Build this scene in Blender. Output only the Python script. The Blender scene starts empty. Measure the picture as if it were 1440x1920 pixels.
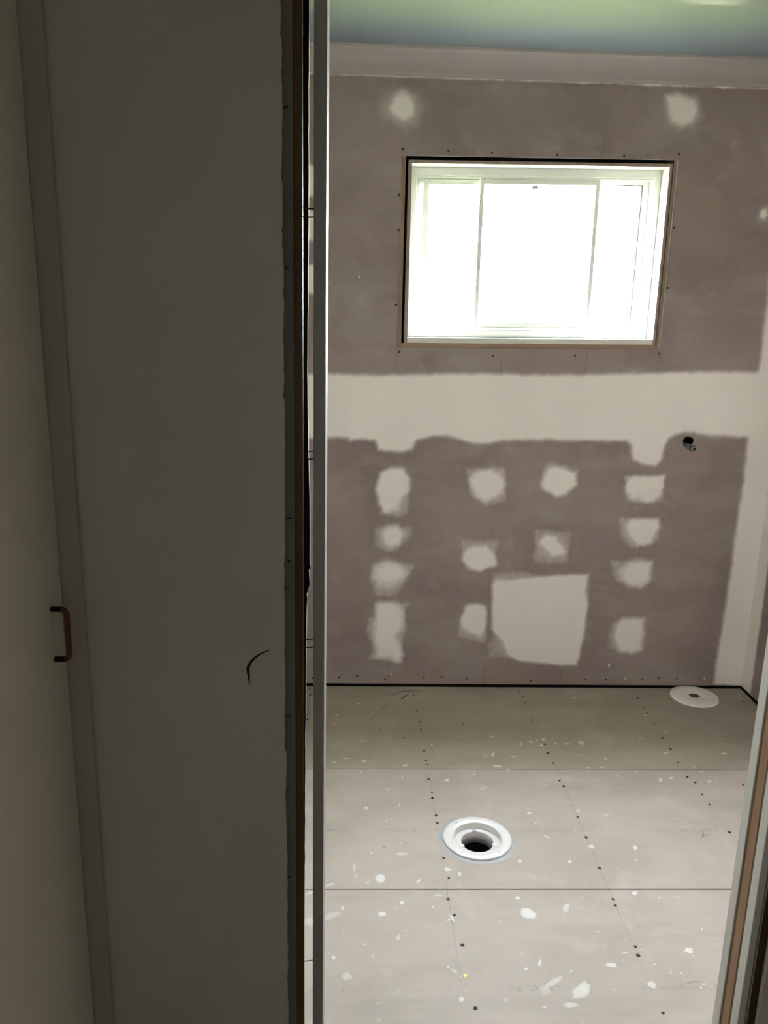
import bpy, bmesh, math, random
from mathutils import Vector, Matrix, noise
from mathutils.geometry import tessellate_polygon

CEIL_Z = 2.388
SC = bpy.context.scene
COL = SC.collection
random.seed(7)

# ---------------------------------------------------------------- camera
cam = bpy.data.cameras.new('camera')
cam.sensor_fit = 'VERTICAL'
cam.sensor_height = 24.0
cam.lens = 1536.5 * 24.0 / 1920.0
cam.clip_start = 0.02
cam_ob = bpy.data.objects.new('camera', cam)
COL.objects.link(cam_ob)
R = Vector((0.9992585, -0.0317047, 0.0218453))
U = Vector((-0.0135894, 0.2404381, 0.9705694))
W = Vector((0.0360241, 0.9701466, -0.2398289))
M = Matrix.Identity(4)
for i in range(3):
    M[i][0], M[i][1], M[i][2] = R[i], U[i], -W[i]
M.translation = Vector((0, 0, 1.52))
cam_ob.matrix_world = M
SC.camera = cam_ob

# ---------------------------------------------------------------- colour management and light
SC.view_settings.view_transform = 'Standard'
SC.view_settings.look = 'None'
SC.view_settings.exposure = 2.6
SC.view_settings.gamma = 1.0
SC.view_settings.use_curve_mapping = False
SC.cycles.diffuse_bounces = 7
SC.cycles.max_bounces = 12
SC.cycles.transparent_max_bounces = 12

world = bpy.data.worlds.new('sky')
SC.world = world
world.use_nodes = True
bg = world.node_tree.nodes['Background']
bg.inputs[0].default_value = (0.96, 0.965, 1.05, 1)
bg.inputs[1].default_value = 18.3

def light(name, kind, loc, rot, energy, color=(1, 1, 1), **kw):
    d = bpy.data.lights.new(name, kind)
    d.energy = energy
    d.color = color
    for k, v in kw.items():
        setattr(d, k, v)
    o = bpy.data.objects.new(name, d)
    COL.objects.link(o)
    o.location = loc
    o.rotation_euler = rot
    return o

# the sun stands behind the house, lights the lawn beyond its shadow
light('sun', 'SUN', (0, -4, 12), (math.radians(42), 0, math.radians(8)), 95.0, (1.0, 0.95, 0.86), angle=0.01)
# portal in the window opening guides the sky sampling into the bathroom
po = light('window_portal', 'AREA', (0.655, 3.27, 1.72), (math.radians(-90), 0, 0), 1.0, shape='RECTANGLE', size=1.1, size_y=0.8)
po.data.cycles.is_portal = True
# added spot lamp outside, stands in for a sun glint on the bathroom ceiling
gl = Vector((0.93, 7.0, -0.45))
light('glint_spot', 'SPOT', gl, (Vector((1.0, 2.74, CEIL_Z)) - gl).to_track_quat('-Z', 'Y').to_euler(), 420.0, (1.0, 0.93, 0.62), spot_size=math.radians(3.3), spot_blend=1.0, shadow_soft_size=0.03)
# added weak fill lamp at the far end of the hallway, behind the photographer
light('hall_fill', 'AREA', (0.68, -2.1, 1.15), (math.radians(90), 0, 0), 0.16, (1.0, 0.93, 0.82), shape='RECTANGLE', size=0.5, size_y=1.1)

# ---------------------------------------------------------------- measured outlines (metres)
PATCHES = [
 ([(0.121, 2.249), (0.148, 2.264), (0.18, 2.251), (0.196, 2.217), (0.188, 2.182), (0.155, 2.166), (0.119, 2.177), (0.099, 2.206)],
  [(0.061, 2.227), (0.102, 2.266), (0.204, 2.262), (0.225, 2.214), (0.208, 2.145), (0.161, 2.138), (0.076, 2.167)], 0.0126, 0.0168, 0.25),
 ([(1.083, 2.272), (1.121, 2.283), (1.184, 2.265), (1.199, 2.23), (1.187, 2.189), (1.15, 2.173), (1.109, 2.187), (1.087, 2.232)],
  [(1.065, 2.256), (1.109, 2.292), (1.196, 2.28), (1.219, 2.217), (1.195, 2.169), (1.143, 2.157), (1.093, 2.173)], 0.0105, 0.0168, 0.25),
 ([(0.099, 0.903), (0.14, 0.925), (0.188, 0.922), (0.214, 0.883), (0.215, 0.834), (0.178, 0.798), (0.168, 0.769), (0.158, 0.754), (0.123, 0.746), (0.098, 0.775), (0.083, 0.839)],
  [(0.092, 0.91), (0.195, 0.925), (0.218, 0.848), (0.213, 0.777), (0.208, 0.74), (0.173, 0.725), (0.102, 0.739)], 0.0084, 0.0105, 0.45),
 ([(0.121, 0.688), (0.174, 0.693), (0.196, 0.66), (0.183, 0.616), (0.148, 0.597), (0.119, 0.615), (0.104, 0.652)],
  [(0.079, 0.673), (0.096, 0.692), (0.234, 0.686), (0.224, 0.646), (0.169, 0.586), (0.127, 0.582), (0.084, 0.608)], 0.0105, 0.0084, 0.35),
 ([(0.086, 0.519), (0.128, 0.545), (0.185, 0.531), (0.215, 0.49), (0.187, 0.46), (0.144, 0.444), (0.101, 0.451), (0.079, 0.489)],
  [(0.068, 0.533), (0.135, 0.549), (0.242, 0.528), (0.229, 0.49), (0.174, 0.399), (0.095, 0.398), (0.065, 0.466)], 0.0147, 0.0084, 0.42),
 ([(0.092, 0.36), (0.103, 0.372), (0.182, 0.369), (0.205, 0.331), (0.207, 0.262), (0.179, 0.222), (0.194, 0.191), (0.206, 0.144), (0.196, 0.109), (0.182, 0.105), (0.159, 0.128), (0.093, 0.128), (0.1, 0.159), (0.084, 0.206), (0.09, 0.268)],
  [(0.081, 0.372), (0.225, 0.366), (0.215, 0.346), (0.218, 0.231), (0.208, 0.215), (0.211, 0.113), (0.189, 0.097), (0.159, 0.112), (0.06, 0.12), (0.085, 0.159), (0.054, 0.252), (0.061, 0.306), (0.09, 0.307)], 0.0105, 0.0063, 0.40),
 ([(0.447, 0.887), (0.481, 0.914), (0.529, 0.924), (0.572, 0.903), (0.592, 0.861), (0.569, 0.825), (0.515, 0.795), (0.479, 0.809), (0.456, 0.852)],
  [(0.431, 0.929), (0.584, 0.935), (0.593, 0.911), (0.596, 0.796), (0.516, 0.777), (0.45, 0.823)], 0.0084, 0.0084, 0.40),
 ([(0.44, 0.59), (0.474, 0.612), (0.524, 0.613), (0.557, 0.591), (0.579, 0.532), (0.543, 0.524), (0.508, 0.505), (0.464, 0.516), (0.434, 0.553)],
  [(0.43, 0.634), (0.58, 0.636), (0.565, 0.577), (0.579, 0.532), (0.508, 0.501), (0.458, 0.508), (0.427, 0.56)], 0.0074, 0.0063, 0.33),
 ([(0.457, 0.356), (0.5, 0.368), (0.534, 0.357), (0.546, 0.334), (0.543, 0.257), (0.522, 0.225), (0.485, 0.241), (0.443, 0.264), (0.438, 0.295)],
  [(0.457, 0.356), (0.537, 0.361), (0.549, 0.334), (0.546, 0.194), (0.434, 0.225), (0.432, 0.279)], 0.0074, 0.0063, 0.40),
 ([(0.561, 0.448), (0.57, 0.471), (0.646, 0.476), (0.726, 0.484), (0.858, 0.495), (0.951, 0.5), (0.945, 0.436), (0.957, 0.375), (0.953, 0.232), (0.934, 0.102), (0.854, 0.103), (0.75, 0.11), (0.676, 0.123), (0.637, 0.147), (0.612, 0.204), (0.571, 0.257), (0.565, 0.334)],
  [(0.556, 0.464), (0.562, 0.498), (0.692, 0.506), (0.725, 0.493), (0.955, 0.502), (0.962, 0.331), (0.939, 0.094), (0.751, 0.103), (0.649, 0.126), (0.564, 0.135), (0.553, 0.187), (0.578, 0.21), (0.558, 0.304)], 0.0063, 0.0063, 0.30),
 ([(0.737, 0.893), (0.751, 0.932), (0.785, 0.942), (0.865, 0.914), (0.873, 0.869), (0.832, 0.829), (0.798, 0.818), (0.74, 0.847), (0.729, 0.866)],
  [(0.755, 0.961), (0.876, 0.927), (0.876, 0.856), (0.801, 0.815), (0.727, 0.853), (0.729, 0.925)], 0.0074, 0.0084, 0.30),
 ([(0.742, 0.64), (0.766, 0.664), (0.803, 0.655), (0.85, 0.594), (0.845, 0.581), (0.799, 0.57), (0.771, 0.593), (0.743, 0.62)],
  [(0.719, 0.681), (0.867, 0.676), (0.86, 0.547), (0.788, 0.539), (0.722, 0.545)], 0.0084, 0.0084, 0.35),
 ([(1.075, 0.878), (1.098, 0.905), (1.215, 0.907), (1.216, 0.861), (1.186, 0.807), (1.154, 0.8), (1.119, 0.82), (1.079, 0.832), (1.067, 0.858)],
  [(1.059, 0.907), (1.221, 0.913), (1.222, 0.808), (1.161, 0.794), (1.075, 0.806)], 0.0105, 0.0063, 0.50),
 ([(1.081, 0.706), (1.102, 0.733), (1.213, 0.734), (1.22, 0.701), (1.191, 0.633), (1.139, 0.618), (1.102, 0.659)],
  [(1.055, 0.739), (1.219, 0.741), (1.222, 0.647), (1.192, 0.619), (1.113, 0.615), (1.063, 0.658)], 0.0084, 0.0063, 0.35),
 ([(1.086, 0.515), (1.106, 0.549), (1.145, 0.56), (1.202, 0.551), (1.203, 0.481), (1.169, 0.446), (1.115, 0.453), (1.085, 0.487)],
  [(1.038, 0.559), (1.205, 0.558), (1.208, 0.461), (1.17, 0.439), (1.074, 0.466), (1.043, 0.507)], 0.0126, 0.0063, 0.42),
 ([(1.083, 0.283), (1.105, 0.311), (1.196, 0.312), (1.202, 0.248), (1.2, 0.168), (1.157, 0.157), (1.101, 0.167), (1.074, 0.232)],
  [(1.063, 0.29), (1.101, 0.311), (1.203, 0.312), (1.204, 0.161), (1.116, 0.153), (1.052, 0.182), (1.058, 0.261)], 0.0105, 0.0084, 0.30),
 ([(-0.215, 2.01), (-0.139, 2.012), (-0.139, 1.909), (-0.215, 1.907)],
  [(-0.224, 2.014), (-0.128, 2.016), (-0.127, 1.906), (-0.225, 1.903)], 0.0063, 0.0063, 0.30),
 ([(-0.215, 1.851), (-0.139, 1.853), (-0.138, 1.758), (-0.216, 1.756)],
  [(-0.225, 1.854), (-0.127, 1.857), (-0.127, 1.754), (-0.225, 1.752)], 0.0063, 0.0063, 0.30),
 ([(-0.216, 1.674), (-0.138, 1.676), (-0.138, 1.565), (-0.216, 1.563)],
  [(-0.225, 1.678), (-0.126, 1.68), (-0.126, 1.562), (-0.226, 1.559)], 0.0063, 0.0063, 0.30),
]
BAND = [(-0.477, 1.273), (-0.137, 1.281), (0.044, 1.279), (0.105, 1.28), (0.469, 1.293), (0.672, 1.291), (0.877, 1.295), (1.081, 1.305), (1.328, 1.316), (1.539, 1.32), (1.541, 1.334), (1.539, 1.474), (1.538, 1.601), (1.53, 2.021), (1.523, 2.252), (1.681, 2.256), (1.636, 0.017), (1.524, 0.02), (1.521, 0.097), (1.525, 0.236), (1.529, 0.344), (1.532, 0.485), (1.531, 0.623), (1.532, 0.745), (1.537, 0.892), (1.533, 1.022), (1.534, 1.061), (1.527, 1.067), (1.335, 1.075), (1.315, 1.081), (1.27, 1.081), (1.247, 1.074), (1.219, 1.055), (1.203, 1.023), (1.202, 0.971), (1.178, 0.948), (1.132, 0.954), (1.086, 0.97), (1.074, 1.027), (1.053, 1.046), (0.88, 1.043), (0.689, 1.043), (0.675, 1.045), (0.558, 1.036), (0.517, 1.025), (0.447, 1.027), (0.398, 1.04), (0.357, 1.052), (0.302, 1.051), (0.247, 1.038), (0.23, 1.031), (0.221, 0.996), (0.159, 0.988), (0.09, 0.994), (0.076, 1.031), (0.0, 1.034), (-0.02, 1.026), (-0.027, 1.037), (-0.068, 1.041), (-0.109, 1.035), (-0.482, 1.028)]
WALL_SCREWS = [(0.154, 2.074), (0.317, 2.072), (0.473, 2.071), (0.708, 2.07), (0.949, 2.073), (1.147, 2.085), (0.145, 1.921), (0.146, 1.801), (0.143, 1.537), (0.159, 1.367), (0.515, 1.36), (1.148, 1.381), (1.156, 1.835), (1.154, 1.62), (0.827, 1.367), (-0.054, 0.039), (0.021, 0.046), (0.136, 0.031), (0.298, 0.042), (0.372, 0.044), (0.478, 0.037), (0.745, 0.029), (0.976, 0.036), (1.061, 0.037), (1.216, 0.038), (1.286, 0.044), (1.361, 0.044), (-0.164, 0.036), (-0.053, 0.041)]
WALL_SPECKS = [(0.161, 0.055), (1.142, 0.042), (1.478, 0.044), (1.069, 0.101), (0.007, 1.635)]
FLOOR_SCREWS = [(0.252, 3.047), (0.254, 2.917), (0.258, 2.83), (0.258, 2.766), (0.259, 2.618), (0.26, 2.552), (0.264, 2.526), (0.259, 2.436), (0.264, 2.357), (0.262, 2.327), (0.2, 3.016), (0.424, 2.816), (0.695, 3.039), (0.694, 2.988), (0.695, 2.862), (0.692, 2.831), (0.701, 2.664), (0.699, 2.605), (0.704, 2.538), (0.699, 2.429), (0.705, 2.397), (0.689, 3.091), (1.168, 3.037), (1.163, 2.955), (1.162, 2.904), (1.16, 2.823), (1.153, 2.715), (1.153, 2.634), (1.145, 2.543), (1.142, 2.452), (1.156, 2.419), (1.15, 2.348), (1.596, 3.009), (1.314, 2.407), (0.264, 2.357), (0.263, 2.329), (0.266, 2.235), (0.266, 2.197), (0.274, 1.946), (0.263, 1.863), (0.269, 2.031), (0.707, 2.228), (0.706, 2.126), (0.706, 1.986), (0.706, 1.861), (0.705, 1.836), (0.273, 1.804), (0.281, 1.701), (0.287, 1.512), (0.711, 1.693), (0.708, 1.664), (0.708, 1.495), (1.152, 2.293), (1.153, 2.15), (-0.173, 3.102), (-0.169, 3.047), (-0.172, 2.884), (-0.169, 2.844)]
SPLATS = [
 (0.086, 1.945, 0.0153, -0.0001, -0.0005, -0.0171, 1.0, 1.0), (0.048, 2.273, 0.0077, 0.0, -0.0001, -0.0088, 0.9, 0.0),
 (0.149, 2.049, 0.0208, -0.0, -0.0003, -0.0064, 0.6, 1.0), (0.012, 1.993, 0.0047, -0.0, 0.0001, -0.021, 0.5, 1.0),
 (0.019, 1.956, 0.0037, -0.0, 0.0, -0.0136, 0.3, 1.0), (0.274, 1.982, 0.0103, -0.0, -0.001, -0.0093, 0.9, 1.0),
 (0.305, 1.962, 0.0056, -0.0, -0.0009, -0.0074, 0.9, 0.0), (0.188, 1.933, 0.0072, 0.0081, 0.0021, -0.0041, 0.7, 1.0),
 (0.049, 1.929, 0.0043, 0.0052, 0.0023, -0.0041, 0.5, 0.0), (-0.054, 1.921, 0.0134, 0.0072, 0.0013, -0.0046, 0.6, 1.0),
 (-0.032, 1.937, 0.0024, -0.0, 0.0001, -0.0036, 0.9, 0.0), (0.139, 1.849, 0.0059, -0.0, -0.0004, -0.0083, 1.0, 0.0),
 (0.237, 1.877, 0.0134, -0.0001, -0.0004, -0.0043, 0.6, 1.0), (0.062, 2.055, 0.0032, -0.0, -0.0001, -0.005, 0.9, 0.0),
 (0.11, 2.208, 0.0034, 0.0, -0.0002, -0.0045, 0.9, 0.0), (0.124, 2.212, 0.0027, 0.0, -0.0002, -0.0045, 0.9, 0.0),
 (0.155, 2.291, 0.0042, 0.0, -0.0005, -0.0107, 0.5, 0.0), (-0.001, 2.06, 0.0026, -0.0, 0.0, -0.004, 0.9, 0.0),
 (0.148, 2.099, 0.0026, -0.0, -0.0002, -0.0041, 0.9, 0.0), (-0.108, 1.887, 0.0124, 0.0059, 0.0014, -0.0049, 0.6, 1.0),
 (0.558, 2.246, 0.007, 0.0, -0.0015, -0.0075, 0.9, 0.0), (0.568, 2.194, 0.0031, -0.0, -0.0011, -0.005, 0.9, 0.0),
 (0.588, 2.127, 0.0082, -0.0054, -0.0018, -0.004, 0.6, 1.0), (0.71, 2.083, 0.0082, -0.0, -0.0026, -0.0092, 0.7, 1.0),
 (0.628, 2.015, 0.0058, -0.0, -0.0017, -0.0068, 0.9, 0.0), (0.839, 2.077, 0.0066, 0.0053, 0.0013, -0.0109, 0.9, 1.0),
 (0.485, 2.016, 0.0057, -0.0, -0.0019, -0.0096, 0.6, 0.0), (0.799, 2.238, 0.0088, 0.0, -0.0016, -0.0052, 0.6, 1.0),
 (0.451, 1.867, 0.0066, -0.0, -0.0014, -0.0072, 1.0, 0.0), (0.772, 1.883, 0.0079, -0.0, -0.0029, -0.0086, 1.0, 1.0),
 (0.576, 1.837, 0.0074, -0.0, -0.0012, -0.005, 0.7, 1.0), (0.624, 1.867, 0.0024, -0.0, -0.0009, -0.0034, 0.9, 0.0),
 (0.512, 1.943, 0.0025, -0.0, -0.0008, -0.0036, 0.9, 0.0), (0.821, 2.018, 0.0039, -0.0, -0.0011, -0.0034, 0.9, 0.0),
 (0.717, 2.259, 0.0078, 0.0, -0.0022, -0.0082, 0.5, 0.0), (0.086, 1.808, 0.0109, 0.0026, 0.0008, -0.0087, 1.0, 1.0),
 (0.266, 1.791, 0.0057, -0.0146, -0.0026, -0.0023, 1.0, 1.0), (0.256, 1.787, 0.0045, 0.0046, 0.0015, -0.003, 0.8, 0.0),
 (0.219, 1.833, 0.0035, -0.0, -0.0004, -0.0049, 0.9, 0.0), (-0.018, 1.83, 0.0046, -0.0, 0.0001, -0.0081, 0.7, 0.0),
 (-0.036, 1.662, 0.0064, -0.0001, 0.0002, -0.0063, 0.8, 1.0), (-0.003, 1.605, 0.0109, -0.0001, 0.0001, -0.0118, 0.55, 1.0),
 (0.124, 1.727, 0.0047, -0.0018, -0.0027, -0.0107, 0.6, 1.0), (-0.046, 1.803, 0.0239, 0.0122, 0.0033, -0.0112, 0.4, 1.0),
 (-0.102, 1.783, 0.0156, -0.0001, 0.0009, -0.0163, 0.45, 1.0), (0.238, 1.631, 0.0029, -0.0, -0.0005, -0.0047, 0.9, 0.0),
 (0.251, 1.618, 0.0066, -0.0066, -0.0029, -0.0044, 0.4, 1.0), (0.258, 1.537, 0.0063, -0.0001, -0.0011, -0.0092, 0.9, 1.0),
 (0.067, 1.526, 0.0023, -0.0, -0.0001, -0.0027, 0.9, 0.0), (0.039, 1.704, 0.0027, -0.0, -0.0, -0.0036, 0.9, 0.0),
 (0.142, 1.733, 0.0025, -0.0, -0.0002, -0.0034, 0.9, 0.0), (0.12, 1.676, 0.0019, -0.0, -0.0001, -0.0025, 0.9, 0.0),
 (0.059, 1.664, 0.0021, -0.0, -0.0001, -0.007, 0.5, 0.0), (0.465, 1.808, 0.0192, -0.0061, -0.0064, -0.018, 1.0, 1.0),
 (0.571, 1.827, 0.0083, -0.0, -0.0033, -0.0131, 0.6, 1.0), (0.451, 1.866, 0.0072, -0.0, -0.0012, -0.0064, 0.9, 1.0),
 (0.46, 1.641, 0.0036, -0.0007, -0.0033, -0.0102, 1.0, 1.0), (0.424, 1.623, 0.0053, -0.0, -0.0012, -0.0057, 0.9, 0.0),
 (0.276, 1.605, 0.0047, -0.0, -0.0006, -0.005, 2.0, 0.0), (0.54, 1.56, 0.0243, 0.0194, 0.0058, -0.0141, 0.8, 1.0),
 (0.503, 1.518, 0.0157, -0.0002, -0.002, -0.0079, 0.6, 1.0), (0.48, 1.583, 0.0278, 0.0181, 0.0018, -0.0066, 0.45, 1.0),
 (0.455, 1.56, 0.0129, -0.0001, -0.0028, -0.0126, 0.25, 1.0), (0.53, 1.614, 0.0032, -0.0, -0.001, -0.004, 0.9, 0.0),
 (0.443, 1.512, 0.006, -0.0001, -0.0009, -0.0042, 0.6, 1.0), (0.359, 1.533, 0.0036, -0.0, -0.0012, -0.0068, 0.5, 0.0),
 (0.63, 1.694, 0.0022, -0.0, -0.0009, -0.0029, 0.9, 0.0), (0.263, 1.598, 0.0034, 0.0032, 0.001, -0.0018, 0.8, 0.0),
 (0.424, 1.671, 0.0027, -0.0, -0.0007, -0.0035, 0.9, 0.0), (0.84, 1.678, 0.0101, -0.0032, -0.0049, -0.0088, 1.0, 1.0),
 (0.633, 1.633, 0.0139, -0.0027, -0.0028, -0.0068, 0.8, 1.0), (0.71, 1.574, 0.0071, -0.0069, -0.0076, -0.0092, 0.7, 1.0),
 (0.678, 1.673, 0.0088, -0.0001, -0.0014, -0.0043, 0.5, 1.0), (0.631, 1.744, 0.0063, -0.0, -0.0009, -0.003, 0.5, 0.0),
 (0.724, 1.682, 0.0022, -0.0, -0.001, -0.0029, 0.9, 0.0), (0.738, 1.634, 0.0046, -0.0, -0.0011, -0.0031, 0.9, 0.0),
 (0.767, 1.609, 0.0024, -0.0, -0.0011, -0.003, 0.9, 0.0), (0.792, 1.607, 0.0035, -0.0, -0.001, -0.0027, 0.9, 0.0),
 (0.823, 1.564, 0.0024, -0.0, -0.0017, -0.0042, 0.9, 0.0), (0.834, 1.574, 0.0042, -0.0, -0.0016, -0.0039, 0.6, 0.0),
 (0.842, 1.661, 0.0022, -0.0, -0.0011, -0.0028, 0.9, 0.0), (0.903, 1.751, 0.0032, -0.0, -0.0018, -0.0042, 0.9, 0.0),
 (0.833, 1.864, 0.0042, -0.0, -0.0014, -0.0038, 0.6, 0.0), (0.884, 1.869, 0.003, -0.0, -0.0013, -0.0034, 0.9, 0.0),
 (0.612, 1.561, 0.0031, -0.0, -0.0009, -0.0029, 0.6, 0.0), (0.573, 1.525, 0.0025, -0.0, -0.0007, -0.0025, 0.6, 0.0),
 (-0.065, 2.811, 0.005, 0.0, 0.0002, -0.0068, 0.9, 0.0), (-0.06, 2.875, 0.0068, 0.0068, 0.001, -0.004, 0.6, 0.0),
 (0.028, 2.974, 0.007, 0.0001, -0.0, -0.0066, 0.6, 0.0), (-0.015, 2.565, 0.0155, 0.0001, 0.0, -0.0036, 0.5, 1.0),
 (0.046, 2.548, 0.0096, 0.0, -0.0001, -0.0065, 0.9, 1.0), (0.043, 2.687, 0.0141, 0.0001, -0.0, -0.0055, 0.35, 1.0),
 (-0.058, 2.648, 0.0087, 0.0001, 0.0001, -0.0046, 0.5, 0.0), (-0.061, 2.54, 0.0069, 0.0, 0.0002, -0.0064, 0.6, 0.0),
 (0.186, 2.522, 0.0106, 0.0062, 0.0007, -0.006, 0.7, 1.0), (0.29, 2.659, 0.0032, 0.0, -0.0005, -0.0062, 0.9, 0.0),
 (0.035, 2.481, 0.0053, 0.0, -0.0, -0.0068, 0.6, 0.0), (0.321, 2.43, 0.0104, 0.0, -0.0008, -0.0079, 0.9, 1.0),
 (0.119, 2.377, 0.0033, 0.0032, 0.0029, -0.0099, 0.5, 0.0), (0.172, 2.447, 0.0045, 0.0, -0.0003, -0.006, 0.5, 0.0),
 (0.416, 2.467, 0.003, 0.0, -0.0008, -0.0055, 0.9, 0.0), (0.501, 2.596, 0.0042, -0.0023, -0.0048, -0.0158, 0.7, 0.0),
 (0.473, 2.582, 0.0071, 0.0, -0.0008, -0.0052, 0.5, 0.0), (0.503, 2.518, 0.0146, -0.0039, -0.0015, -0.0063, 0.8, 1.0),
 (0.538, 2.495, 0.0061, 0.0, -0.0008, -0.0042, 0.9, 0.0), (0.706, 2.702, 0.0066, 0.0, -0.002, -0.0088, 0.7, 0.0),
 (0.677, 2.693, 0.0037, 0.0, -0.0015, -0.0072, 0.9, 0.0), (0.654, 2.685, 0.0059, -0.0048, -0.0023, -0.006, 0.6, 0.0),
 (0.84, 2.679, 0.0079, -0.0125, -0.0077, -0.0137, 0.4, 1.0), (0.785, 2.668, 0.0114, 0.0001, -0.0014, -0.0055, 0.5, 1.0),
 (0.615, 2.667, 0.0065, 0.0, -0.0024, -0.0125, 0.3, 0.0), (0.571, 2.583, 0.0079, -0.0033, -0.0015, -0.0051, 0.5, 0.0),
 (0.688, 2.657, 0.0057, 0.0, -0.0012, -0.0054, 0.9, 0.0), (0.741, 2.672, 0.0025, 0.0, -0.0019, -0.0079, 0.7, 0.0),
 (0.865, 2.511, 0.0058, 0.0, -0.0012, -0.0042, 0.9, 0.0), (0.897, 2.568, 0.0071, 0.0, -0.0013, -0.0044, 0.6, 0.0),
 (0.909, 3.037, 0.0083, 0.0001, -0.0018, -0.0069, 0.6, 0.0), (0.897, 3.097, 0.0093, 0.0001, -0.0018, -0.0071, 0.5, 0.0),
 (0.52, 2.718, 0.0091, 0.0001, -0.0009, -0.0057, 0.5, 0.0), (0.83, 2.431, 0.0026, 0.0, -0.0017, -0.006, 0.9, 0.0),
 (0.648, 2.404, 0.0033, 0.0, -0.0012, -0.0052, 0.5, 0.0), (0.433, 2.384, 0.0171, 0.0076, 0.0, -0.0074, 0.25, 1.0),
 (0.416, 2.467, 0.0034, 0.0, -0.0009, -0.0061, 0.9, 0.0), (0.816, 2.508, 0.0039, 0.0, -0.001, -0.0035, 0.9, 0.0),
 (1.043, 2.434, 0.0055, 0.0, -0.0042, -0.0116, 1.0, 0.0), (1.084, 2.446, 0.0074, 0.0, -0.0027, -0.0072, 0.9, 0.0),
 (1.207, 2.425, 0.0074, 0.0, -0.0027, -0.0065, 0.9, 0.0), (1.127, 2.608, 0.0098, 0.0001, -0.0022, -0.0059, 0.7, 1.0),
 (1.337, 2.607, 0.011, 0.0001, -0.0029, -0.0066, 0.6, 1.0), (1.152, 2.89, 0.006, 0.0001, -0.0018, -0.0053, 0.8, 0.0),
 (1.192, 2.517, 0.0038, 0.0032, -0.0002, -0.0079, 0.5, 0.0), (1.205, 2.486, 0.0051, -0.0046, -0.0031, -0.0051, 0.4, 0.0),
 (0.977, 2.482, 0.0048, 0.0, -0.002, -0.006, 0.5, 0.0), (1.072, 2.716, 0.0081, 0.0001, -0.0019, -0.0055, 0.3, 0.0),
 (1.183, 2.76, 0.0082, 0.0001, -0.0015, -0.004, 0.4, 0.0), (0.905, 2.459, 0.0041, 0.0, -0.0023, -0.0072, 0.6, 0.0),
 (1.232, 2.428, 0.0044, 0.0, -0.002, -0.0045, 0.5, 0.0)]
TORN_EDGE = [(-0.075, 1.953), (-0.075, 1.925), (-0.076, 1.811), (-0.076, 1.645), (-0.077, 1.55), (-0.078, 1.418), (-0.077, 1.332), (-0.076, 1.279), (-0.074, 1.197), (-0.074, 1.095), (-0.076, 1.089), (-0.075, 1.081), (-0.074, 1.069), (-0.075, 1.061), (-0.077, 1.055), (-0.079, 1.047), (-0.078, 1.037), (-0.079, 1.026), (-0.08, 0.978), (-0.081, 0.908), (-0.081, 0.857), (-0.082, 0.753), (-0.083, 0.532), (-0.085, 0.295), (-0.087, 0.144)]
HALL_EDGE = [(-0.108, 1.92), (-0.109, 1.913), (-0.108, 1.904), (-0.109, 1.887), (-0.107, 1.861), (-0.108, 1.842), (-0.107, 1.788), (-0.109, 1.72), (-0.108, 1.692), (-0.108, 1.635), (-0.109, 1.628), (-0.108, 1.606), (-0.107, 1.555), (-0.108, 1.471), (-0.108, 1.433), (-0.107, 1.425), (-0.109, 1.411), (-0.108, 1.404), (-0.109, 1.392), (-0.107, 1.385), (-0.107, 1.296), (-0.109, 1.091), (-0.111, 0.81), (-0.108, 0.79), (-0.11, 0.71), (-0.108, 0.606), (-0.108, 0.476), (-0.109, 0.454), (-0.108, 0.387), (-0.109, 0.353), (-0.108, 0.247)]
SCUFF = [(-0.134, 0.983), (-0.15, 0.975), (-0.158, 0.969), (-0.165, 0.961), (-0.169, 0.952), (-0.169, 0.946), (-0.168, 0.937), (-0.167, 0.923)]
SCUFFS = [
 ([(0.137, 3.062), (0.168, 3.052), (0.197, 3.083), (0.252, 3.089), (0.288, 3.084)], 0.0032),
 ([(0.198, 3.012), (0.204, 3.023), (0.217, 3.043), (0.232, 3.058)], 0.004),
 ([(0.057, 2.821), (0.092, 2.883), (0.138, 2.965), (0.152, 2.984)], 0.0014),
 ([(0.106, 2.761), (0.108, 2.779), (0.112, 2.796)], 0.0016),
 ([(0.184, 2.708), (0.194, 2.706), (0.2, 2.706)], 0.003),
 ([(1.056, 2.123), (1.069, 2.137), (1.073, 2.157)], 0.0014),
 ([(1.058, 2.131), (1.069, 2.137), (1.075, 2.133)], 0.0014),
 ([(0.092, 2.083), (0.099, 2.081), (0.106, 2.083)], 0.0012),
 ([(0.794, 1.577), (0.812, 1.583), (0.83, 1.581)], 0.0014),
]
WALL_SCREWS.append((0.147, 0.205))

YB = 3.13            # bathroom face of the back wall
YF = 1.235           # hall face of the front wall
CEIL = 2.388
XR = 1.64            # right bathroom wall
XL = -0.70           # left bathroom wall
SLOPE = 0.0125       # the window hangs slightly out of level

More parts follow.
